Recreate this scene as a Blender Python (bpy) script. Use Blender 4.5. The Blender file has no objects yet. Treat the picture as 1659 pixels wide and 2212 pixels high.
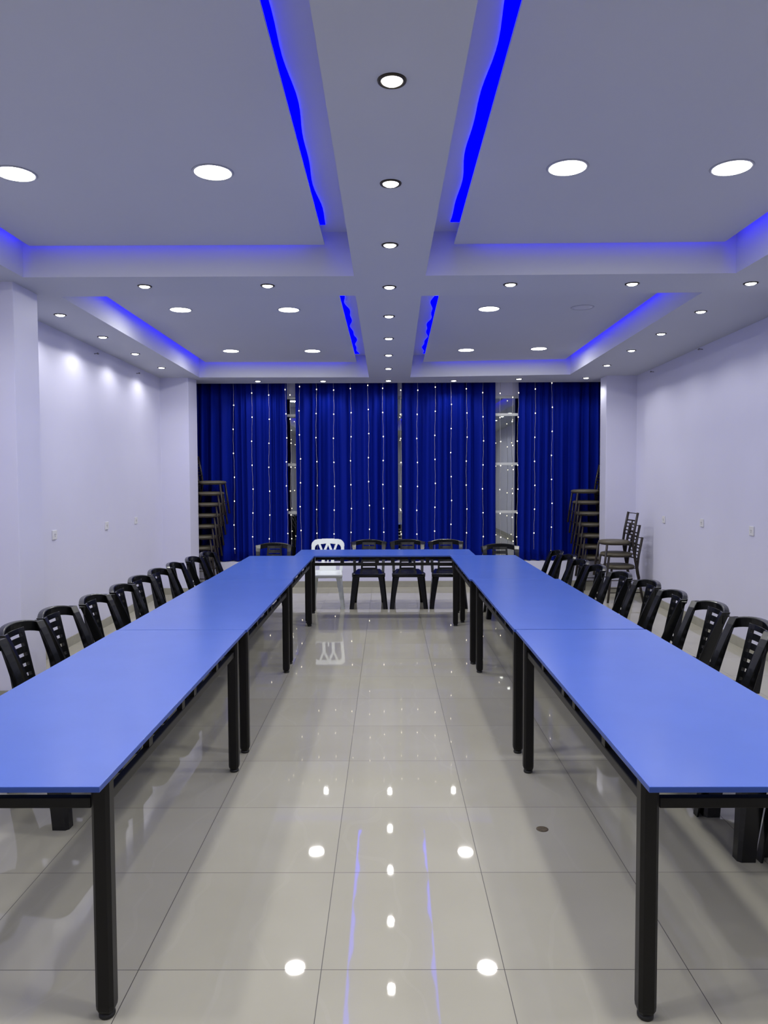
import bpy, math, random
from mathutils import Vector, Matrix
random.seed(7)
S = bpy.context.scene
COL = S.collection
PI = math.pi

# ------------------------------------------------------------------ camera
FPX = 1604.0
cam_d = bpy.data.cameras.new('camera'); cam = bpy.data.objects.new('camera', cam_d); COL.objects.link(cam)
cam_d.sensor_fit = 'HORIZONTAL'; cam_d.sensor_width = 36.0; cam_d.lens = FPX / 1659.0 * 36.0
cam_d.clip_start = 0.05; cam_d.clip_end = 60
R_ = Vector((0.99998, 0.00415, -0.00383)); U_ = Vector((0.00364, 0.04549, 0.99896)); F_ = Vector((-0.00432, 0.99896, -0.04547))
cam.matrix_world = Matrix(((R_.x, U_.x, -F_.x, 0), (R_.y, U_.y, -F_.y, 0), (R_.z, U_.z, -F_.z, 1.609), (0, 0, 0, 1)))
S.camera = cam
# ------------------------------------------------------------------ world and exposure
w = bpy.data.worlds.new('night'); S.world = w; w.use_nodes = True
w.node_tree.nodes['Background'].inputs[0].default_value = (0.02, 0.025, 0.05, 1)
w.node_tree.nodes['Background'].inputs[1].default_value = 0.05
S.view_settings.view_transform = 'Standard'; S.view_settings.look = 'None'
S.view_settings.gamma = 1; S.view_settings.use_curve_mapping = False
S.view_settings.exposure = -0.02
SPOT_W = 7.6          # watts of one small downlight
PANEL_W = 11.5         # watts of one round panel light
LED = 5.6            # emission of the blue tape
LAMP = (1.0, 0.985, 0.955)

# ------------------------------------------------------------------ materials
def mat(name, col, rough=0.5, metal=0.0, spec=0.5, emit=None, es=0.0, noise=0.0, nscale=6.0, bump=0.0, coat=0.0):
    m = bpy.data.materials.new(name); m.use_nodes = True
    nt = m.node_tree; b = nt.nodes['Principled BSDF']
    b.inputs['Base Color'].default_value = (*col, 1); b.inputs['Roughness'].default_value = rough
    b.inputs['Metallic'].default_value = metal; b.inputs['Specular IOR Level'].default_value = spec
    b.inputs['Coat Weight'].default_value = coat
    if emit:
        b.inputs['Emission Color'].default_value = (*emit, 1); b.inputs['Emission Strength'].default_value = es
    if noise or bump:
        tc = nt.nodes.new('ShaderNodeTexCoord'); n = nt.nodes.new('ShaderNodeTexNoise')
        n.inputs['Scale'].default_value = nscale; n.inputs['Detail'].default_value = 5
        nt.links.new(tc.outputs['Object'], n.inputs['Vector'])
        if noise:
            r = nt.nodes.new('ShaderNodeValToRGB')
            r.color_ramp.elements[0].position = .3; r.color_ramp.elements[1].position = .7
            r.color_ramp.elements[0].color = (*[c * (1 - noise) for c in col], 1)
            r.color_ramp.elements[1].color = (*[min(1, c * (1 + noise * .5)) for c in col], 1)
            nt.links.new(n.outputs['Fac'], r.inputs['Fac']); nt.links.new(r.outputs['Color'], b.inputs['Base Color'])
        if bump:
            bp = nt.nodes.new('ShaderNodeBump'); bp.inputs['Strength'].default_value = bump; bp.inputs['Distance'].default_value = .01
            nt.links.new(n.outputs['Fac'], bp.inputs['Height']); nt.links.new(bp.outputs['Normal'], b.inputs['Normal'])
    return m

M = {}
M['wall'] = mat('lilac wall paint', (.69, .69, .85), .45, spec=.35, noise=.03, nscale=1.2, bump=.02)
M['ceil'] = mat('white ceiling paint', (.575, .59, .635), .7, spec=.25, noise=.015, nscale=.8)
M['skirt'] = mat('grey-beige skirting tile', (.36, .35, .29), .15, noise=.08, nscale=8)
M['blue'] = mat('blue laminate', (.075, .155, .58), .24, spec=.55, noise=.05, nscale=3)
M['blue_edge'] = mat('dark blue edge banding', (.03, .08, .36), .4)
M['steel'] = mat('black painted steel', (.005, .0045, .0045), .42, spec=.3)
M['rubber'] = mat('black rubber', (.008, .008, .008), .5)
M['blackp'] = mat('black glossy plastic', (.005, .0055, .006), .2, spec=.42, bump=.05, nscale=40)
M['whitep'] = mat('white plastic', (.78, .82, .80), .35, spec=.5)
M['brown'] = mat('brown painted tube', (.016, .010, .008), .4)
M['pad'] = mat('taupe vinyl padding', (.105, .092, .062), .5, bump=.1, nscale=60)
M['curtain'] = mat('royal blue satin', (.0, .009, .235), .7, spec=.10, bump=.05, nscale=30)
M['ring'] = mat('dark bronze ring', (.06, .05, .035), .3, metal=.7)
M['wring'] = mat('white ring', (.45, .46, .5), .4)
M['lens'] = mat('lit lens', (.9, .9, .9), .4, emit=LAMP, es=16.0)
M['off'] = mat('unlit lens', (.62, .63, .68), .4)
M['tape'] = mat('blue light tape', (.0, .0, .03), .8, spec=0, emit=(0, 0, 1.0), es=LED)
M['tape_dim'] = mat('dimmer blue light tape', (.0, .0, .03), .8, spec=0, emit=(.03, .02, 1.0), es=8.5)
M['tape_side'] = mat('blue light tape facing down', (.0, .0, .03), .8, spec=0, emit=(.02, .01, 1.0), es=9.5)
M['bulb'] = mat('warm white bulb', (.9, .85, .7), .4, emit=(1, .86, .62), es=4.5)
M['wire'] = mat('silvery thin wire', (.55, .52, .5), .3, metal=.3)
M['alu'] = mat('white window aluminium', (.72, .74, .73), .4)
M['plate'] = mat('white switch plastic', (.74, .74, .76), .35)
M['slot'] = mat('dark socket slot', (.12, .12, .13), .5)
M['stain'] = mat('brown sticky mark', (.13, .10, .055), .6, noise=.5, nscale=60)
M['cable'] = mat('grey cable stub', (.10, .09, .09), .5)

def floor_mat():
    m = bpy.data.materials.new('polished cream porcelain tiles'); m.use_nodes = True
    nt = m.node_tree; N = nt.nodes; L = nt.links; b = N['Principled BSDF']
    g = N.new('ShaderNodeNewGeometry'); sx = N.new('ShaderNodeSeparateXYZ'); L.new(g.outputs['Position'], sx.inputs[0])
    def mth(op, a, bb=None):
        n = N.new('ShaderNodeMath'); n.operation = op
        for i, v in enumerate((a, bb)):
            if v is None: continue
            if isinstance(v, (int, float)): n.inputs[i].default_value = v
            else: L.new(v, n.inputs[i])
        return n.outputs[0]
    def edge(o, off):
        t = mth('DIVIDE', mth('SUBTRACT', o, off), .6)
        f = mth('FRACT', t); d = mth('MINIMUM', f, mth('SUBTRACT', 1.0, f))
        return d, mth('FLOOR', t)
    dx, ix = edge(sx.outputs[0], -.2215); dy, iy = edge(sx.outputs[1], 2.3626)
    line = mth('LESS_THAN', mth('MINIMUM', dx, dy), .0021)
    # per-tile tone
    cb = N.new('ShaderNodeCombineXYZ'); L.new(ix, cb.inputs[0]); L.new(iy, cb.inputs[1])
    wn = N.new('ShaderNodeTexWhiteNoise'); L.new(cb.outputs[0], wn.inputs['Vector'])
    # soft clouds and faint veins, shifted in every tile
    add = N.new('ShaderNodeVectorMath'); add.operation = 'MULTIPLY_ADD'
    L.new(wn.outputs['Color'], add.inputs[0]); add.inputs[1].default_value = (7, 7, 7); L.new(g.outputs['Position'], add.inputs[2])
    n1 = N.new('ShaderNodeTexNoise'); n1.inputs['Scale'].default_value = 1.6; n1.inputs['Detail'].default_value = 6; L.new(add.outputs[0], n1.inputs['Vector'])
    wv = N.new('ShaderNodeTexWave'); wv.inputs['Scale'].default_value = .9; wv.inputs['Distortion'].default_value = 9; wv.inputs['Detail'].default_value = 3
    L.new(add.outputs[0], wv.inputs['Vector'])
    vein = mth('MULTIPLY', mth('GREATER_THAN', wv.outputs['Fac'], .994), .025)
    fac = mth('ADD', mth('MULTIPLY', n1.outputs['Fac'], .8), mth('MULTIPLY', wn.outputs['Value'], .2))
    r = N.new('ShaderNodeValToRGB'); r.color_ramp.elements[0].color = (.435, .415, .33, 1); r.color_ramp.elements[1].color = (.505, .485, .395, 1)
    r.color_ramp.elements[0].position = .3; r.color_ramp.elements[1].position = .75
    L.new(fac, r.inputs['Fac'])
    mv = N.new('ShaderNodeMixRGB'); L.new(vein, mv.inputs[0]); L.new(r.outputs[0], mv.inputs[1]); mv.inputs[2].default_value = (.9, .88, .82, 1)
    mx = N.new('ShaderNodeMixRGB'); L.new(line, mx.inputs[0]); L.new(mv.outputs[0], mx.inputs[1]); mx.inputs[2].default_value = (.07, .065, .06, 1)
    L.new(mx.outputs[0], b.inputs['Base Color'])
    rr = mth('ADD', mth('MULTIPLY', line, .4), .026); L.new(rr, b.inputs['Roughness'])
    b.inputs['Specular IOR Level'].default_value = .42
    return m
M['floor'] = floor_mat()

def glass_mat():
    m = bpy.data.materials.new('dark reflective window glass'); m.use_nodes = True
    nt = m.node_tree; N = nt.nodes; L = nt.links
    for n in list(N):
        if n.type == 'BSDF_PRINCIPLED': N.remove(n)
    gl = N.new('ShaderNodeBsdfGlossy'); gl.inputs['Color'].default_value = (.75, .78, .74, 1); gl.inputs['Roughness'].default_value = .01
    tr = N.new('ShaderNodeBsdfTransparent'); tr.inputs['Color'].default_value = (.55, .6, .6, 1)
    mx = N.new('ShaderNodeMixShader'); mx.inputs[0].default_value = .55
    L.new(tr.outputs[0], mx.inputs[1]); L.new(gl.outputs[0], mx.inputs[2])
    L.new(mx.outputs[0], N['Material Output'].inputs['Surface'])
    return m
M['glass'] = glass_mat()

# ------------------------------------------------------------------ mesh helpers
class MB:
    def __init__(s): s.v = []; s.f = []; s.smooth = []
    def add(s, vs, fs, smooth=False):
        o = len(s.v); s.v += [tuple(p) for p in vs]
        for f in fs: s.f.append(tuple(i + o for i in f)); s.smooth.append(smooth)
    def box(s, a, b):
        (x0, y0, z0), (x1, y1, z1) = a, b
        s.add([(x0,y0,z0),(x1,y0,z0),(x1,y1,z0),(x0,y1,z0),(x0,y0,z1),(x1,y0,z1),(x1,y1,z1),(x0,y1,z1)],
              [(0,3,2,1),(4,5,6,7),(0,1,5,4),(1,2,6,5),(2,3,7,6),(3,0,4,7)])
    def loft(s, secs, smooth=False, cap=True, closed=True):
        n = len(secs[0]); vs = [p for q in secs for p in q]; fs = []
        for i in range(len(secs) - 1):
            for j in range(n if closed else n - 1):
                k = (j + 1) % n
                fs.append((i*n+j, i*n+k, (i+1)*n+k, (i+1)*n+j))
        s.add(vs, fs, smooth)
        if cap:
            o = len(s.v) - len(vs)
            s.f.append(tuple(o + j for j in reversed(range(n)))); s.smooth.append(False)
            s.f.append(tuple(o + (len(secs)-1)*n + j for j in range(n))); s.smooth.append(False)
    def prism(s, pts, z0, z1):
        a = sum(pts[i][0]*pts[(i+1) % len(pts)][1] - pts[(i+1) % len(pts)][0]*pts[i][1] for i in range(len(pts)))
        if a < 0: pts = pts[::-1]
        s.loft([[(x, y, z0) for x, y in pts], [(x, y, z1) for x, y in pts]])
    def tube(s, pts, r, n=10, smooth=True):
        secs = []; pts = [Vector(p) for p in pts]
        rs = r if isinstance(r, (list, tuple)) else [r] * len(pts)
        for i, p in enumerate(pts):
            t = (pts[min(i+1, len(pts)-1)] - pts[max(i-1, 0)]).normalized()
            ref = Vector((0, 0, 1)) if abs(t.z) < .9 else Vector((1, 0, 0))
            a = t.cross(ref).normalized(); b = a.cross(t)
            secs.append([p + rs[i] * (math.cos(2*PI*k/n) * a - math.sin(2*PI*k/n) * b) for k in range(n)])
        s.loft(secs, smooth)
    def disc_stack(s, prof, n=32, c=(0, 0)):
        # lathe of (r, z) profile about the vertical axis through c, capped at both ends
        s.loft([[(c[0] + r*math.cos(2*PI*k/n), c[1] + r*math.sin(2*PI*k/n), z) for k in range(n)] for r, z in prof], True)
    def sheet(s, f, us, vs, hole, th, smooth=False):
        # solid plate following f(u,v)->(point, normal) with cells left out where hole(i,j)
        nu, nv = len(us), len(vs); V = []
        for d in (.5, -.5):
            for v in vs:
                for u in us:
                    p, nn = f(u, v); V.append(tuple(Vector(p) + Vector(nn) * th * d))
        K = nu * nv; fs = []; sm = []
        solid = lambda i, j: 0 <= i < nu-1 and 0 <= j < nv-1 and not hole(i, j)
        I = lambda i, j: j*nu + i
        for j in range(nv-1):
            for i in range(nu-1):
                if not solid(i, j): continue
                a, b, c, d = I(i,j), I(i+1,j), I(i+1,j+1), I(i,j+1)
                fs.append((a,b,c,d)); fs.append((d+K,c+K,b+K,a+K))
                if not solid(i, j-1): fs.append((a, a+K, b+K, b))
                if not solid(i+1, j): fs.append((b, b+K, c+K, c))
                if not solid(i, j+1): fs.append((c, c+K, d+K, d))
                if not solid(i-1, j): fs.append((d, d+K, a+K, a))
        s.add(V, fs, smooth)
    def build(s, name, m, parent=None, bevel=0.0, seg=2):
        me = bpy.data.meshes.new(name); me.from_pydata(s.v, [], s.f); me.validate()
        me.materials.append(m)
        if len(me.polygons) == len(s.smooth): me.polygons.foreach_set('use_smooth', s.smooth)
        me.update()
        import bmesh
        bm = bmesh.new(); bm.from_mesh(me)
        bmesh.ops.delete(bm, geom=[v for v in bm.verts if not v.link_faces], context='VERTS')
        bmesh.ops.recalc_face_normals(bm, faces=bm.faces); bm.to_mesh(me); bm.free()
        o = bpy.data.objects.new(name, me); COL.objects.link(o)
        if parent: o.parent = parent
        if bevel:
            b = o.modifiers.new('bevel', 'BEVEL'); b.width = bevel; b.segments = seg; b.limit_method = 'ANGLE'; b.angle_limit = math.radians(40)
        return o
def tag(o, label, cat=None, group=None, kind=None):
    o['label'] = label
    if cat: o['category'] = cat
    if group: o['group'] = group
    if kind: o['kind'] = kind
    return o
def thing(name, label, cat, loc=(0, 0, 0), rz=0, group=None):
    o = bpy.data.objects.new(name, None); COL.objects.link(o); o.location = loc; o.rotation_euler = (0, 0, rz)
    o.empty_display_size = .05
    return tag(o, label, cat, group)
def kids(o): return [c for c in bpy.data.objects if c.parent == o]
def copy_tree(o, parent=None, name=None):
    ch = kids(o); c = o.copy(); COL.objects.link(c)
    if parent: c.parent = parent
    for k in ch: copy_tree(k, c)
    return c
def place(proto, used, label, loc, rz, group, cat=None):
    o = proto if not used else copy_tree(proto)
    o.location = loc; o.rotation_euler = (0, 0, rz); tag(o, label, cat, group)
    return o

# ================================================================== ROOM
H = 3.0
fl = MB(); fl.box((-3.7, -3.7, -.1), (3.9, 11.5, 0)); tag(fl.build('floor', M['floor']), 'polished cream porcelain tile floor', kind='structure')
NL = [(-2.50, .6), (-.222, .6), (-.222, 5.18), (-2.50, 5.17)]
NR = [(.27, .6), (2.39, .6), (2.39, 5.155), (.27, 5.18)]
FL = [(-2.48, 5.715), (-.235, 5.73), (-.245, 10.31), (-2.57, 10.25)]
FR = [(.267, 5.75), (2.384, 5.68), (2.48, 10.12), (.325, 10.32)]
c = MB()
c.prism([(-3.6,-3.6), (-2.5,-3.6), NL[0], NL[3], FL[0], FL[3], (-2.57,10.93), (-3.6,10.93)], H, 3.3)
c.prism([(3.8,-3.6), (2.39,-3.6), NR[1], NR[2], FR[1], FR[2], (2.48,10.93), (3.8,10.93)], H, 3.3)
c.prism([(-.222,-3.6), (.27,-3.6), NR[0], NR[3], FR[0], FR[3], (.325,10.93), (-.245,10.93), FL[2], FL[1], NL[2], NL[1]], H, 3.3)
c.prism([(-2.5,-3.6), (-.222,-3.6), NL[1], NL[0]], H, 3.3); c.prism([(.27,-3.6), (2.39,-3.6), NR[1], NR[0]], H, 3.3)
c.prism([NL[3], NL[2], FL[1], FL[0]], H, 3.3); c.prism([NR[3], NR[2], FR[1], FR[0]], H, 3.3)
c.prism([FL[3], FL[2], (-.245,10.93), (-2.57,10.93)], H, 3.3); c.prism([FR[3], FR[2], (2.48,10.93), (.325,10.93)], H, 3.3)
c.box((-3.7, -3.7, 3.3), (3.9, 11.5, 3.38))
tag(c.build('ceiling', M['ceil']), 'white suspended ceiling with four rectangular recessed trays', kind='structure')
panels = [
    ([(-2.435,.6), (-.42,.6), (-.42,5.140), (-2.435,5.130)], 'raised ceiling panel of the near left tray'),
    ([(.455,.6), (2.295,.6), (2.295,5.118), (.462,5.140)], 'raised ceiling panel of the near right tray'),
    ([(-2.43,5.72), (-.41,5.73), (-.41,10.265), (-2.475,10.21)], 'raised ceiling panel of the far left tray'),
    ([(.45,5.745), (2.33,5.69), (2.405,10.08), (.50,10.275)], 'raised ceiling panel of the far right tray')]
for i, (p, lab) in enumerate(panels):
    m = MB(); m.prism(p, 3.2, 3.214); tag(m.build('trim_%d' % (i+1), M['ceil']), lab, kind='structure')

wl = MB(); wl.prism([(-3.03,-3.6), (-3.05,5.28), (-2.63,5.28), (-2.63,5.65), (-3.04,5.65), (-3.13,10.28), (-2.735,10.28), (-2.685,10.545), (-3.13,10.545), (-3.15,11.5), (-3.6,11.5), (-3.6,-3.6)], 0, 3.34)
tag(wl.build('wall_left', M['wall'], bevel=.004), 'lilac left wall with projecting pillars', kind='structure')
wr = MB(); wr.prism([(3.30,-3.6), (3.30,5.28), (2.95,5.28), (2.95,5.60), (3.30,5.60), (3.43,10.25), (3.01,10.25), (3.012,10.545), (3.43,10.545), (3.45,11.5), (3.8,11.5), (3.8,-3.6)], 0, 3.34)
tag(wr.build('wall_right', M['wall'], bevel=.004), 'lilac right wall with corner pillar', kind='structure')
wb = MB(); wb.box((-3.145, 10.93, 0), (3.445, 11.3, .375)); wb.box((-3.145, 11.125, 2.83), (3.445, 11.3, 3.32))
tag(wb.build('wall_back', M['wall'], bevel=.003), 'low lilac wall and lintel around the far window', kind='structure')
wf = MB(); wf.box((-3.7, -3.75, 0), (3.9, -3.6, 3.34)); tag(wf.build('wall_front', M['wall']), 'lilac wall behind the viewpoint', kind='structure')
def skirt(name, pts, side, lab):
    m = MB(); t = .012
    for (x0, y0), (x1, y1) in zip(pts, pts[1:]):
        d = Vector((x1-x0, y1-y0)).normalized(); n = Vector((-d.y, d.x)) * t * side; e = d * t
        a = Vector((x0, y0)); b = Vector((x1, y1))
        m.prism([tuple(a - n*.2), tuple(b - n*.2), tuple(b + n + e*.98), tuple(a + n)], 0, .09)
    tag(m.build(name, M['skirt']), lab, kind='structure')
skirt('baseboard_left', [(-3.03,-3.5), (-3.05,5.28), (-2.63,5.28), (-2.63,5.65), (-3.04,5.65), (-3.13,10.28), (-2.735,10.28), (-2.685,10.545), (-3.13,10.545), (-3.135,10.93)], -1, 'grey-beige skirting tiles of the left wall')
skirt('baseboard_right', [(3.30,-3.5), (3.30,5.28), (2.95,5.28), (2.95,5.60), (3.30,5.60), (3.43,10.25), (3.01,10.25), (3.012,10.545), (3.43,10.545), (3.435,10.93)], 1, 'grey-beige skirting tiles of the right wall')
skirt('baseboard_back', [(-3.12,10.93), (3.42,10.93)], -1, 'grey-beige skirting tiles below the far window')

# window
win = thing('window_1', 'tall dark window with white frame behind blue curtains', None, (0, 11.19, 0)); win['kind'] = 'structure'
m = MB()
for z in (.39, 1.096, 1.816, 2.552, 2.815): m.box((-3.13, -.03, z-.02), (3.43, .03, z+.02))
for x in (-3.10, -1.95, -.70, .80, 2.20, 3.40): m.box((x-.025, -.028, .37), (x+.025, .028, 2.83))
m.build('window_frame', M['alu'], win, bevel=.003)
m = MB(); m.box((-3.12, -.003, .38), (3.42, .003, 2.83)); m.build('window_glass', M['glass'], win)

# ================================================================== CURTAINS
def curtain(x0, x1, lab, seed, bulge=None):
    rnd = random.Random(seed); n = int((x1-x0) / .012); rows = 16
    ph = 0; phs = []; wl_ = .13
    for i in range(n+1):
        if i % 9 == 0: wl_ = rnd.uniform(.08, .24)
        ph += 2*PI*((x1-x0)/n)/wl_; phs.append(ph)
    amp = [.052 + .018*math.sin(i*.037+seed) for i in range(n+1)]
    V = []; Fc = []
    for j in range(rows+1):
        t = j/rows; z = 3.04 - t*(3.04-.385)
        for i in range(n+1):
            x = x0 + (x1-x0)*i/n; u = i/n
            k = .55 + .45*min(1, t*3)
            y = 11.028 + amp[i]*k*math.sin(phs[i] + .5*t*math.sin(i*.05)) + .009*math.sin(phs[i]*2.3+seed)
            dx = .012*t*math.sin(i*.09+seed)
            if bulge: dx += bulge(t, u)
            V.append((x+dx, y, z + (.004*math.sin(phs[i]) if j == rows else 0)))
    for j in range(rows):
        for i in range(n):
            a = j*(n+1)+i; Fc.append((a, a+1, a+n+2, a+n+1))
    m = MB(); m.add(V, Fc, True); o = m.build('curtain', M['curtain'])
    s = o.modifiers.new('thickness', 'SOLIDIFY'); s.thickness = .003
    tag(o, lab, 'curtain', 'royal blue curtains across the far window')
curtain(-3.12, -1.475, 'pleated royal blue curtain left of the narrow window gap, beside left stack of chairs', 1)
curtain(-1.355, .158, 'pleated royal blue curtain hanging behind the white chair', 2, lambda t, u: -.03*max(0, t-.8)*5*(1-u)**6)
curtain(.222, 1.60, 'pleated royal blue curtain just left of the widest window gap', 3)
curtain(1.945, 3.41, 'pleated royal blue curtain right of the widest window gap, beside right stack of chairs', 4)

# ================================================================== LED TAPES
def tape(pts_fn, y0, y1, z, wid_fn, lab, vertical=False):
    m = MB(); n = 60; secs = []
    for i in range(n+1):
        y = y0 + (y1-y0)*i/n; a, b = wid_fn(y)
        if vertical: secs.append([(a, y, z), (b, y, z), (b, y, z+.012), (a, y, z+.012)])
        else: secs.append([(a, y, z), (b, y, z), (b, y, z+.006), (a, y, z+.006)])
    m.loft(secs); tag(m.build('led_strip', M['tape_side' if vertical else 'tape']), lab, 'light strip', 'blue light strips in the ceiling trays')
wav = lambda y, s: .010*math.sin(y*4.1+s) + .006*math.sin(y*9.7+2*s)
tape(None, .65, 5.02, 3.294, lambda y: (-.50, -.408+wav(y, 0)), 'blue light strip in near left tray, along its side next to the central beam')
tape(None, .65, 4.98, 3.294, lambda y: (.422+wav(y, 2), .53), 'blue light strip in near right tray, along its side next to the central beam')
tape(None, 5.80, 10.15, 3.294, lambda y: (-.49, -.385+1.6*wav(y*1.2, 1)), 'blue light strip in far left tray, along its side next to the central beam')
tape(None, 5.80, 10.15, 3.294, lambda y: (.43+.013*(y-5.8)+1.6*wav(y*1.3, 4), .56), 'blue light strip in far right tray, along its side next to the central beam')
tape(None, .65, 5.10, 3.288, lambda y: (-2.44, -2.40), 'blue light strip in near left tray, on its side next to the left wall', True)
tape(None, .65, 5.08, 3.288, lambda y: (2.26, 2.30), 'blue light strip in near right tray, on its side next to the right wall', True)
tape(None, 5.80, 10.20, 3.288, lambda y: (-2.436-.01*(y-5.72), -2.396-.01*(y-5.72)), 'blue light strip in far left tray, on its side next to the left wall', True)
tape(None, 5.80, 10.05, 3.288, lambda y: (2.296+.0165*(y-5.69), 2.336+.0165*(y-5.69)), 'blue light strip in far right tray, on its side next to the right wall', True)

for x0, x1, ya, yb, lab in [(-2.35, -.55, 5.125, 5.135, 'near left'), (.60, 2.20, 5.130, 5.115, 'near right'), (-2.40, -.55, 10.21, 10.255, 'far left'), (.62, 2.33, 10.265, 10.09, 'far right')]:
    m = MB(); m.prism([(x0, ya-.03), (x1, yb-.03), (x1, yb), (x0, ya)], 3.288, 3.294)
    tag(m.build('led_strip', M['tape_dim']), 'blue light strip in %s tray, across its far end' % lab, 'light strip', 'blue light strips in the ceiling trays')

# ================================================================== LIGHT FITTINGS
def make_spot():
    t = thing('recessed_spotlight', '', 'ceiling light')
    m = MB(); m.disc_stack([(.036, 0), (.036, -.004), (.044, -.007), (.050, -.005), (.052, 0)]); m.build('trim_ring', M['ring'], t)
    m = MB(); m.disc_stack([(.0365, -.001), (.036, -.005), (.028, -.010), (.014, -.0125), (.002, -.013)]); m.build('lens', M['lens'], t)
    d = bpy.data.lights.new('downlight', 'SPOT'); d.energy = SPOT_W; d.color = LAMP; d.spot_size = math.radians(152); d.spot_blend = .5; d.shadow_soft_size = .03
    o = bpy.data.objects.new('downlight', d); COL.objects.link(o); o.parent = t; o.location = (0, 0, -.045)
    return t
def make_panel(lit=True):
    t = thing('round_panel_light', '', 'ceiling light')
    m = MB(); m.disc_stack([(.094, 0), (.094, -.004), (.103, -.006), (.108, 0)], 40); m.build('trim_ring', M['wring'], t)
    m = MB(); m.disc_stack([(.095, -.001), (.0945, -.0035), (.06, -.0045), (.002, -.005)], 40); m.build('lens', M['lens'] if lit else M['off'], t)
    if lit:
        d = bpy.data.lights.new('panel_glow', 'AREA'); d.shape = 'DISK'; d.size = .18; d.energy = PANEL_W; d.color = LAMP
        o = bpy.data.objects.new('panel_glow', d); COL.objects.link(o); o.parent = t; o.location = (0, 0, -.012)
    return t
ORD = ['nearest', 'second', 'third', 'fourth', 'fifth', 'sixth', 'seventh', 'eighth', 'ninth', 'tenth', 'eleventh', 'twelfth']
spot0 = make_spot(); used = [0]
def spot(x, y, lab, grp):
    place(spot0, used[0], lab, (x, y, H), 0, grp, 'ceiling light'); used[0] = 1
def nth(i, what='nearest'):
    return 'nearest' if i == 0 else ORD[i] + ' nearest'
for i, y in enumerate([2.666, 3.574, 4.50, 5.478, 6.452, 7.468, 8.471, 9.50]):
    spot(.022, y, 'small round spotlight in the central ceiling beam, %s of the row' % nth(i), 'spotlights along the central beam')
for x, lab in [(-1.745, 'nearest the left pillar'), (-.857, 'just left of the central beam'), (.893, 'just right of the central beam'), (1.769, 'second right of the central beam'), (2.621, 'beside the right wall')]:
    spot(x, 5.42, 'small spotlight in the ceiling cross beam, ' + lab, 'spotlights along the cross beam')
for i, (x, y) in enumerate([(-2.76, 6.338), (-2.778, 7.326), (-2.79, 8.30), (-2.812, 9.335)]):
    spot(x, y, 'small spotlight close to the left wall, %s of four' % nth(i), 'spotlights along the left wall')
for i, (x, y) in enumerate([(2.646, 6.331), (2.666, 7.294), (2.688, 8.237), (2.736, 9.309)]):
    spot(x, y, 'small spotlight close to the right wall, %s of four' % nth(i), 'spotlights along the right wall')
for i, (x, y) in enumerate([(-1.837, 10.65), (-.909, 10.68), (.024, 10.66), (.957, 10.69), (1.86, 10.53), (2.785, 10.46)]):
    spot(x, y, 'small spotlight in the far ceiling edge above the curtains, %s from the left' % ('first', 'second', 'third', 'fourth', 'fifth', 'sixth')[i], 'spotlights above the curtains')
for x, y in [(.022, 1.7), (.022, .7), (.022, -.4), (.022, -1.6), (.022, -2.8), (-2.76, 4.3), (-2.76, 3.2), (-2.76, 2.1), (-2.76, 1.0), (2.64, 4.3), (2.64, 3.2), (2.64, 2.1), (2.64, 1.0), (-1.745, .2), (-.857, .2), (.893, .2), (1.77, .2),
             (-1.7, -2.0), (1.7, -2.0)]:
    spot(x, y, 'small ceiling spotlight outside the photo frame', 'spotlights overhead and behind the viewpoint')
pan0 = make_panel(); used_p = 0
for x, y, lab in [(-.899, 3.929, 'large round panel light in the near left tray, closer to the beam'), (-1.929, 3.933, 'large round panel light in the near left tray, cut by the left photo edge'),
                  (.933, 3.896, 'large round panel light in the near right tray, closer to the beam'), (1.781, 3.908, 'large round panel light in the near right tray, toward the right wall'),
                  (-1.937, 7.057, 'round panel light in the far left tray, nearer pair, toward left wall'), (-.921, 7.079, 'round panel light in the far left tray, nearer pair, by the central beam'),
                  (.965, 7.08, 'lit round panel light beside the unlit one in the far right tray'),
                  (-1.938, 9.321, 'round panel light in the far left tray, farther pair, toward left wall'), (-.926, 9.348, 'round panel light in the far left tray, farther pair, by the central beam'),
                  (.99, 9.332, 'round panel light in the far right tray, farther pair, by the central beam'), (1.879, 9.256, 'round panel light in the far right tray, farther pair, toward right wall')]:
    place(pan0, used_p, lab, (x, y, 3.2), 0, 'round panel lights in the trays', 'ceiling light'); used_p = 1
for x in (-1.93, -.90, .93, 1.78):
    place(pan0, 1, 'round panel light overhead, out of the frame', (x, 1.62, 3.2), 0, 'round panel lights overhead', 'ceiling light')
offp = make_panel(False); tag(offp, 'unlit round panel light in the far right tray, grey ring only', 'ceiling light', 'round panel lights in the trays'); offp.location = (1.835, 7.042, 3.2)

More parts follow.
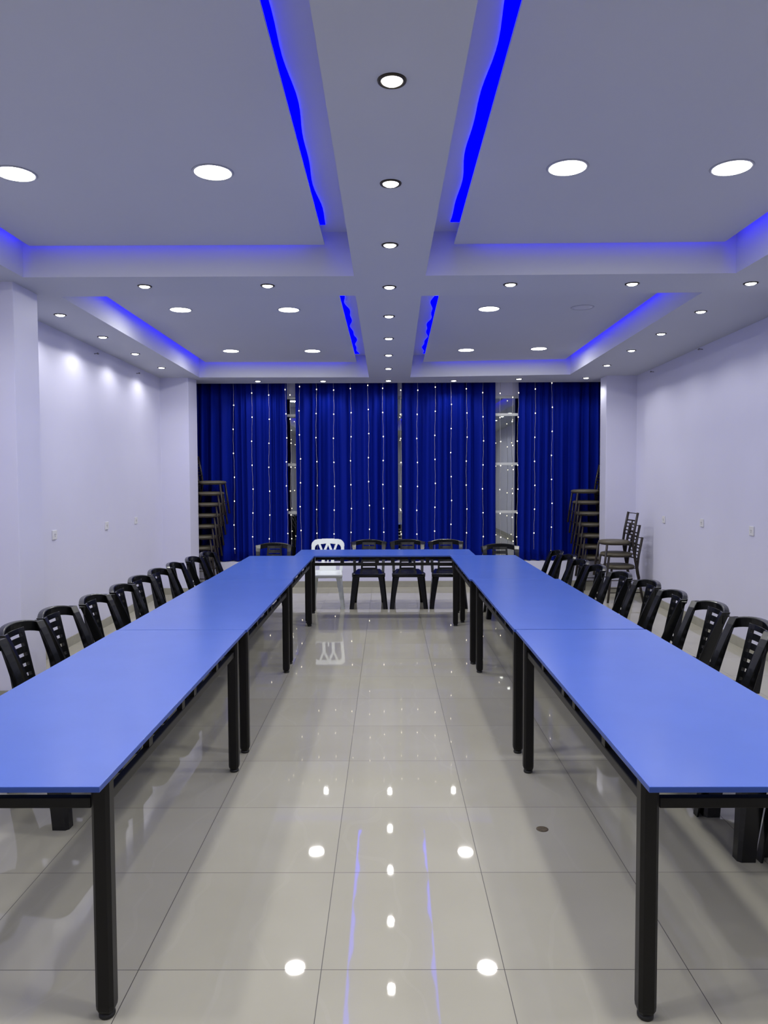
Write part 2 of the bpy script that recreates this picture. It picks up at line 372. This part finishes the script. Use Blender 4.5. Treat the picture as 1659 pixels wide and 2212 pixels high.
# ================================================================== TABLES
def table(x0, x1, y0, y1, lab, top=.757):
    """rectangular table, long axis either way; legs stand 14 cm in from short ends"""
    cx, cy = (x0+x1)/2, (y0+y1)/2; hx, hy = (x1-x0)/2, (y1-y0)/2
    t = thing('conference_table', lab, 'table', (cx, cy, 0), 0, 'blue-topped tables set in a U')
    th = .017
    m = MB(); m.box((-hx+.001, -hy+.001, top-th), (hx-.001, hy-.001, top-.0012)); e = m.build('edge_band', M['blue_edge'], t, bevel=.0015)
    m = MB(); m.box((-hx+.0016, -hy+.0016, top-.0030), (hx-.0016, hy-.0016, top)); m.build('tabletop', M['blue'], t, bevel=.001)
    lng = hy > hx
    ix = hx - (.047 if lng else .14); iy = hy - (.14 if lng else .047)
    for sx in (-1, 1):
        for sy in (-1, 1):
            a = .027; k = .010; pr = [(-a+k, -a), (a-k, -a), (a, -a+k), (a, a-k), (a-k, a), (-a+k, a), (-a, a-k), (-a, -a+k)]
            m = MB(); q = lambda s_, z: [(sx*ix+p[0]*s_, sy*iy+p[1]*s_, z) for p in pr]
            m.loft([q(.80, .018), q(.96, .028), q(1, .04), q(1, top-th)])
            lg = m.build('leg', M['steel'], t)
            f = MB(); f.disc_stack([(.021, 0), (.024, .003), (.024, .012), (.014, .014), (.014, .02)], 20, (sx*ix, sy*iy)); f.build('foot', M['rubber'], lg)
    r = .0125
    for s_ in (-1, 1):
        m = MB(); m.box((-ix+.031, s_*iy-r, .639), (ix-.031, s_*iy+r, .671)); m.build('rail', M['steel'], t, bevel=.003)
        m = MB(); m.box((s_*ix-r, -iy+.031, .639), (s_*ix+r, iy-.031, .671)); m.build('rail', M['steel'], t, bevel=.003)
    # spacer blocks between rails and top, and cross bars
    for s_ in (-1, 1):
        for k in (-.55, -.1, .1, .55):
            m = MB()
            if lng: m.box((s_*ix-.011, k*iy-.02, .671), (s_*ix+.011, k*iy+.02, top-th))
            else: m.box((k*ix-.02, s_*iy-.011, .671), (k*ix+.02, s_*iy+.011, top-th))
            m.build('spacer_block', M['steel'], t)
    for k in (-.33, .33):
        m = MB()
        if lng: m.box((-ix+.012, k*iy-.015, .643), (ix-.012, k*iy+.015, .669))
        else: m.box((k*ix-.015, -iy+.012, .643), (k*ix+.015, iy-.012, .669))
        m.build('cross_bar', M['steel'], t)
    return t
table(-1.533, -.800, 2.018, 4.158, 'blue-topped table with black legs, nearest of the left row')
table(-1.528, -.795, 4.162, 6.238, 'blue-topped table with black legs, middle of the left row')
table(-1.522, -.805, 6.249, 8.165, 'blue-topped table with black legs, far end of the left row')
table(.718, 1.452, 2.010, 4.136, 'blue-topped table with black legs, nearest of the right row')
table(.712, 1.446, 4.148, 6.225, 'blue-topped table with black legs, middle of the right row')
table(.692, 1.412, 6.230, 8.165, 'blue-topped table with black legs, far end of the right row')
table(-1.03, .975, 8.172, 8.86, 'blue-topped table standing crosswise, joining the two rows at the far end')

# ================================================================== PLASTIC CHAIRS
def lerp(a, b, t): return a + (b-a)*t
def seat_mb(wf, wb, d0, d1, z, skirt=.05):
    def outline(ins, n=7):
        P = []; yf, yb = d1-ins, d0+ins; a, b = wf-ins, wb-ins; r = .05
        for (cx, cy, a0) in ((a-r, yf-r, 0), (-a+r, yf-r, 90), (-b+r, yb+r, 180), (b-r, yb+r, 270)):
            for k in range(n):
                t = math.radians(a0 + 90*k/(n-1)); P.append((cx+r*math.cos(t), cy+r*math.sin(t)))
        return P
    m = MB(); secs = []
    for ins, zz in ((.006, z-skirt), (0, z-skirt+.006), (-.002, z-.008), (.006, z), (.03, z-.002), (.07, z-.010), (.12, z-.014)):
        secs.append([(x, y, zz + (.010 if zz > z-.03 else 0)*((y-d0)/(d1-d0))**3*(-1) + (.012*(x/wf)**2 if zz > z-.03 else (.012*(1-(x/wf)**2) if abs(zz-(z-skirt)) < .01 else 0))) for x, y in outline(ins)])
    m.loft(secs, True)
    return m
def lleg(m, top, foot, sx, sy, wt, wb_, th=.009, ky=1.0):
    secs = []
    for k in range(6):
        t = k/5; c_ = Vector(top).lerp(Vector(foot), t); w_ = lerp(wt, wb_, t**.8)
        if k == 5: w_ += .004
        X, Y = c_.x, c_.y; b = w_*.25
        pts = [(X-sx*w_, Y), (X-sx*b, Y), (X, Y-sy*b), (X, Y-sy*w_*ky), (X-sx*th, Y-sy*w_*ky), (X-sx*th, Y-sy*(b+th*.4)), (X-sx*(b+th*.4), Y-sy*th), (X-sx*w_, Y-sy*th)]
        secs.append([(p[0], p[1], c_.z) for p in pts])
    m.loft(secs)
def back_y(z, x=0.0):
    # the leaning back: y of its sheet at height z, curved forward at the sides
    t = (z-.43)/(.80-.43)
    return lerp(-.272, -.340, t) + .02*(abs(x)/.215)**2
def make_black_chair():
    t = thing('plastic_chair', '', 'chair')
    seat_mb(.205, .150, -.275, .215, .435).build('seat', M['blackp'], t)
    m = MB()
    # top rail, an L section swept along its arch
    secs = []; n = 18
    for k in range(n+1):
        u = -1 + 2*k/n; x = .222*math.sin(u*PI/2*.98)/math.sin(PI/2*.98); e = abs(x)/.222
        zt = .816 - .038*e**2.6; y = -.342 + .062*e**2; hgt = lerp(.062, .060, e)
        nx, ny = -2*.062*x/.222**2, 1.0; l = math.hypot(nx, ny); nx /= l; ny /= l
        T = .012; D = .034
        P = lambda d, z: (x+nx*d, y+ny*d, z)
        secs.append([P(0, zt-hgt), P(0, zt-.006), P(-.006, zt), P(-D, zt-.002), P(-D-.004, zt-.014), P(-D+.004, zt-.012), P(-T-.002, zt-.010), P(-T, zt-hgt)])
    m.loft(secs, False)
    # side stiles, L section, running down and forward to the seat
    for s_ in (-1, 1):
        secs = []
        for k in range(11):
            q = k/10; z = lerp(.790, .405, q)
            x = s_*(lerp(.222, .196, q**.8)); y = lerp(-.278, -.115, q**.9); wi = lerp(.056, .034, math.sin(q*PI/2)); wd = lerp(.050, .075, q)
            th = .010
            secs.append([(x, y, z), (x-s_*wi, y-.012, z-.0), (x-s_*wi, y-.012-th, z), (x-s_*th, y-th, z), (x-s_*th*.8, y-wd, z), (x+s_*.001, y-wd, z)])
        m.loft(secs)
    # central ladder panel
    us = [-1, -.76, -.4, 0, .4, .76, 1]
    vs = [.43, .452, .470, .507, .525, .562, .580, .617, .635, .672, .690, .727, .744, .775]
    f = lambda u, v: ((u*lerp(.107, .088, (v-.43)/.345), back_y(v, u*.09)-.004*(1-u*u)-.003, v), (0, .94, .34))
    m.sheet(f, us, vs, lambda i, j: 1 <= i <= 4 and j % 2 == 1 and j > 0, .012)
    for s_ in (-1, 1):      # thickened ladder edges
        secs = []
        for k in range(9):
            v = lerp(.425, .778, k/8); x = s_*lerp(.107, .088, k/8); y = back_y(v, x)-.006
            secs.append([(x, y+.010, v), (x, y-.026, v), (x-s_*.008, y-.026, v), (x-s_*.010, y+.008, v)])
        m.loft(secs)
    m.build('backrest', M['blackp'], t, bevel=.0015, seg=1)
    for sx in (-1, 1):
        a = MB(); lleg(a, (sx*.196, .195, .420), (sx*.236, .240, 0), sx, 1, .085, .050, ky=1.35); a.build('leg', M['blackp'], t)
        a = MB(); lleg(a, (sx*.186, -.165, .425), (sx*.215, -.262, 0), sx, -1, .080, .050); a.build('leg', M['blackp'], t)
    return t
def make_white_chair():
    t = thing('plastic_chair', 'white plastic chair with a fan-shaped open back behind the crosswise table', 'chair')
    seat_mb(.20, .18, -.185, .21, .425, .05).build('seat', M['whitep'], t)
    # back plate cut from a fine sheet: arch frame, two Y-shaped bars
    Zb, Zt = .425, .825
    def solid(x, z):
        X = abs(x)
        top = Zt - .012*(X/.2)**2
        # rounded outer corner
        R = .075; hw = .218 - .028*(Zt-z)/(Zt-Zb)
        if X > hw: return False
        if z > top: return False
        if X > hw-R and z > top-R and (X-(hw-R))**2+(z-(top-R))**2 > R*R: return False
        # frame
        fw = .038; it = top-.062
        if z > it: return True
        hi = hw-fw
        if X > hi: return True
        if X > hi-.05 and z > it-.06 and ((X-(hi-.05))/.05)**2+((z-(it-.06))/.06)**2 > 1: return True
        if z < Zb+.06 and X < .105: return True
        if z < Zb+.012: return True
        # bars: Y shapes. lower strip centred .055, opening upwards to .03 and .115
        if z < .655: return abs(X-.062) < .020 or (z < .60 and X < .008 and z < .56)
        q = (z-.655)/(it-.655)
        if abs(X-lerp(.072, .112, q)) < .014: return True
        if abs(X-lerp(.052, .008, q)) < .016: return True
        return False
    nx, nz = 111, 101
    us = [-.222 + .444*i/(nx-1) for i in range(nx)]; vs = [Zb-.005 + (Zt+.005-Zb)*j/(nz-1) for j in range(nz)]
    f = lambda u, v: ((u, lerp(-.185, -.325, (v-.43)/.37) + .055*(abs(u)/.215)**2 + .01, v), (0, .94, .34))
    m = MB(); m.sheet(f, us, vs, lambda i, j: not solid((us[i]+us[i+1])/2, (vs[j]+vs[j+1])/2), .016)
    m.build('backrest', M['whitep'], t)
    for sx in (-1, 1):
        a = MB(); lleg(a, (sx*.192, .19, .41), (sx*.232, .238, 0), sx, 1, .075, .045); a.build('leg', M['whitep'], t)
        a = MB(); lleg(a, (sx*.178, -.16, .42), (sx*.205, -.25, 0), sx, -1, .07, .04); a.build('leg', M['whitep'], t)
    return t
bc = make_black_chair(); cu = 0
jit = random.Random(3)
LY = [(-1.69, 3.57), (-1.715, 4.08), (-1.72, 4.56), (-1.67, 5.05), (-1.66, 5.56), (-1.69, 6.04), (-1.69, 6.53), (-1.68, 7.03), (-1.64, 7.54), (-1.62, 8.05)]
for i, (x, y) in enumerate(LY):
    n = len(LY)-1-i
    lab = 'black plastic chair along the left wall side of the tables, ' + ('closest to the curtains' if n == 0 else '%s from the far end' % ORD[n])
    place(bc, cu, lab, (x-.012-.02*min(1, i/3), y, 0), -PI/2 + jit.uniform(-.05, .05), 'black chairs along the left table row', 'chair'); cu = 1
RY = [(1.80, 2.86), (1.70, 3.27), (1.705, 3.69), (1.71, 4.12), (1.72, 4.68), (1.67, 5.18), (1.68, 5.70), (1.63, 6.20), (1.565, 6.70), (1.54, 7.17), (1.54, 7.65), (1.52, 8.12)]
for i, (x, y) in enumerate(RY):
    n = len(RY)-1-i
    lab = 'black plastic chair along the right wall side of the tables, ' + ('closest to the curtains' if n == 0 else '%s from the far end' % ORD[n])
    place(bc, 1, lab, (x+(.022 if i > 1 else 0), y, 0), PI/2 + jit.uniform(-.05, .05), 'black chairs along the right table row', 'chair')
for x, lab in [(-.235, 'black plastic chair behind the crosswise table, next to the white chair'), (.262, 'black plastic chair behind the crosswise table, middle of its three'), (.755, 'black plastic chair behind the crosswise table, third from the white chair')]:
    place(bc, 1, lab, (x, 9.30, 0), PI + jit.uniform(-.02, .02), 'black chairs at the far end', 'chair')
place(bc, 1, 'black plastic chair at the far end of the left table row, facing the viewer', (-1.40, 8.85, 0), PI, 'black chairs at the far end', 'chair')
place(bc, 1, 'black plastic chair at the far end of the right table row, facing the viewer', (1.36, 8.62, 0), PI, 'black chairs at the far end', 'chair')
wc = make_white_chair(); wc.location = (-.762, 9.31, 0); wc.rotation_euler = (0, 0, PI+.02)

# ================================================================== BROWN STACKING CHAIRS
def make_brown_chair():
    t = thing('stacking_chair', '', 'chair')
    def outl(w_, yb, yf, n=28):
        P = []
        for k in range(n):
            a = 2*PI*k/n; c_, s_ = math.cos(a), math.sin(a)
            p = 2.6 if s_ < 0 else 2.2
            x = w_*math.copysign(abs(c_)**(2/p), c_); y = math.copysign(abs(s_)**(2/p), s_)
            P.append((x, lerp(yb, yf, (y+1)/2)))
        return P
    m = MB(); m.loft([[(x*s_, y*s_, z) for x, y in outl(.195, -.19, .20)] for s_, z in ((.93, .440), (1, .448), (1.0, .462), (.95, .474), (.80, .481), (.45, .485))], True)
    m.build('seat', M['pad'], t)
    m = MB(); P = [(x*.93, y*.93, .434) for x, y in outl(.19, -.19, .19)]; m.tube(P+[P[0]], .009, 8); m.build('seat_frame', M['brown'], t)
    for s_ in (-1, 1):
        m = MB(); m.tube([(s_*.165, .150, .436), (s_*.178, .180, .2), (s_*.186, .205, 0)], .015, 10); m.build('leg', M['brown'], t)
        m = MB(); m.tube([(s_*.180, -.265, 0), (s_*.175, -.215, .22), (s_*.172, -.180, .45), (s_*.168, -.198, .60), (s_*.165, -.245, .84)], .016, 10); m.build('leg', M['brown'], t)
    m = MB(); yb = lambda z: lerp(-.198, -.245, (z-.60)/.24)
    m.tube([(-.165, yb(.828), .828), (0, yb(.828)-.012, .828), (.165, yb(.828), .828)], .0055, 8)
    for z, r in ((.735, .009), (.695, .008), (.65, .008), (.605, .008), (.56, .009)):
        m.tube([(-.168, yb(z), z), (0, yb(z)-.014, z), (.168, yb(z), z)], r, 8)
    m.tube([(0, yb(.735)-.014, .735), (0, yb(.56)-.014, .56)], .010, 8)
    m.build('back_rungs', M['brown'], t)
    m = MB()
    for s_ in (-1, 1): m.tube([(s_*.182, .195, .13), (s_*.180, -.235, .13)], .006, 8)
    m.tube([(-.183, .19, .17), (.183, .19, .17)], .006, 8)
    m.build('stretcher', M['brown'], t)
    return t
br = make_brown_chair(); bu = 0
NUM = ['bottom', 'second', 'third', 'fourth', 'fifth', 'sixth', 'seventh', 'eighth']
def stack(n, x, y, rz, dz, dx, where, grp):
    global bu
    for k in range(n):
        pos = 'topmost' if k == n-1 else ('lowest' if k == 0 else '%s from the bottom' % NUM[k])
        place(br, bu, 'brown padded chair, %s of %s' % (pos, where), (x+dx*k, y+(.004 if k % 2 else -.003), dz*k), rz + jit.uniform(-.015, .015), grp, 'chair'); bu = 1
stack(8, -2.74, 10.735, -PI/2, .157, .030, 'the tall stack in left curtain corner', 'chairs stacked in the left corner')
stack(7, 3.01, 10.735, PI/2, .159, -.025, 'the tall stack in right curtain corner', 'chairs stacked in the right corner')
stack(3, 3.015, 9.66, PI/2+.04, .157, -.030, 'the short stack by the right wall', 'short stack of chairs by the right wall')

# ================================================================== FAIRY LIGHT STRINGS
FX = [(-2.252, 2.687), (-1.983, 2.863), (-1.729, 2.832), (-1.482, 2.91), (-1.413, 2.833), (-1.284, 2.954), (-1.036, 2.912), (-0.782, 2.901), (-0.528, 2.923), (-0.274, 2.968), (-0.058, 2.924), (0.202, 2.895), (0.447, 2.894), (0.708, 2.938), (0.941, 2.685), (1.172, 2.911), (1.412, 2.855), (1.662, 2.843), (1.842, 2.785), (1.924, 2.849), (2.173, 2.904), (2.419, 2.99)]
CARD = ['leftmost', 'second', 'third', 'fourth', 'fifth', 'sixth', 'seventh', 'eighth', 'ninth', 'tenth', 'eleventh', 'twelfth', 'thirteenth', 'fourteenth', 'fifteenth', 'sixteenth', 'seventeenth', 'eighteenth', 'nineteenth', 'twentieth', 'twenty-first', 'rightmost']
bulb_mesh = None
for i, (x, z0) in enumerate(FX):
    rnd = random.Random(50+i); zb = .50 + rnd.uniform(-.06, .06); y = 10.945
    gap = i in (4, 17, 18)
    dr = rnd.uniform(-.012, .012)
    xx = lambda z: x + .006*math.sin(z*5+i) + dr*(3-z)/2.5 + .002*math.sin(z*31+i)
    nz = 48; pts = [(xx(z), y, z) for z in [3.0 - (3.0-zb)*k/nz for k in range(nz+1)]]
    m = MB(); m.tube(pts, .0018, 5)
    s_ = m.build('fairy_light_string', M['wire'])
    where = 'hanging in a window gap' if gap else 'hanging before the blue curtains'
    tag(s_, 'string of tiny warm lights %s, %s' % (where, CARD[i] + (' of all' if i in (0, 21) else ' from the left')), 'fairy lights', 'hanging fairy light strings')
    z = z0
    while z > zb-.01:
        if bulb_mesh is None:
            b = MB(); b.disc_stack([(.001, -.0085), (.0045, -.007), (.0066, -.002), (.0066, .002), (.0045, .007), (.001, .0085)], 8)
            bo = b.build('bulb', M['bulb'], s_); bulb_mesh = bo.data
        else:
            bo = bpy.data.objects.new('bulb', bulb_mesh); COL.objects.link(bo); bo.parent = s_
        bo.location = (xx(z), y-.004, z); z -= .352

# ================================================================== SMALL THINGS
def wx(side, y):
    pts = [(-3.04, 5.65), (-3.13, 10.28)] if side < 0 else [(3.30, 5.60), (3.43, 10.25)]
    (a, b), (c_, d) = pts; return a + (c_-a)*(y-b)/(d-b)
def make_socket(kind):
    t = thing('wall_socket', '', 'wall socket')
    m = MB(); m.box((-.043, 0, -.043), (.043, .011, .043)); m.build('cover_plate', M['plate'], t, bevel=.004)
    m = MB()
    for dx, dz in ((-.010, .004), (.010, .004), (0, -.012)): m.box((dx-.0025, .0105, dz-.006), (dx+.0025, .0118, dz+.006))
    m.build('socket_slots', M['slot'], t)
    return t
sk = make_socket(0)
socks = [(-1, 6.79, 1.10, 'nearest'), (-1, 8.13, 1.10, 'middle'), (-1, 9.14, 1.10, 'farthest'), (1, 6.78, 1.115, 'nearest'), (1, 7.93, 1.12, 'middle'), (1, 9.11, 1.09, 'farthest')]
for i, (s_, y, z, w_) in enumerate(socks):
    place(sk, i, 'square white socket on the %s wall, %s of three' % ('left' if s_ < 0 else 'right', w_), (wx(s_, y)-s_*.001, y, z), (-PI/2 if s_ < 0 else PI/2)-.025, 'white wall sockets', 'wall socket')
for s_, y, z, w_ in [(-1, 7.88, 2.93, 'nearer'), (-1, 9.28, 2.92, 'farther'), (1, 7.99, 2.965, 'nearer'), (1, 9.56, 2.95, 'farther')]:
    m = MB(); X = wx(s_, y)
    m.tube([(X+.004*s_, y, z), (X-s_*.02, y+.01, z+.004), (X-s_*.03, y+.035, z+.016), (X-s_*.015, y+.06, z+.006), (X-s_*.02, y+.085, z+.014)], .0035, 6)
    tag(m.build('cable_stub', M['cable']), 'short loose cable end high on the %s wall, %s one' % ('left' if s_ < 0 else 'right', w_), 'cable', 'loose cable ends under the ceiling')
m = MB(); m.disc_stack([(.0275, .0), (.0275, .0012), (.020, .0016), (.002, .0016)], 28)
o = m.build('round_mark', M['stain']); o.location = (.705, 3.335, 0); tag(o, 'small round brown mark stuck on the floor tile beside the right tables', 'mark')
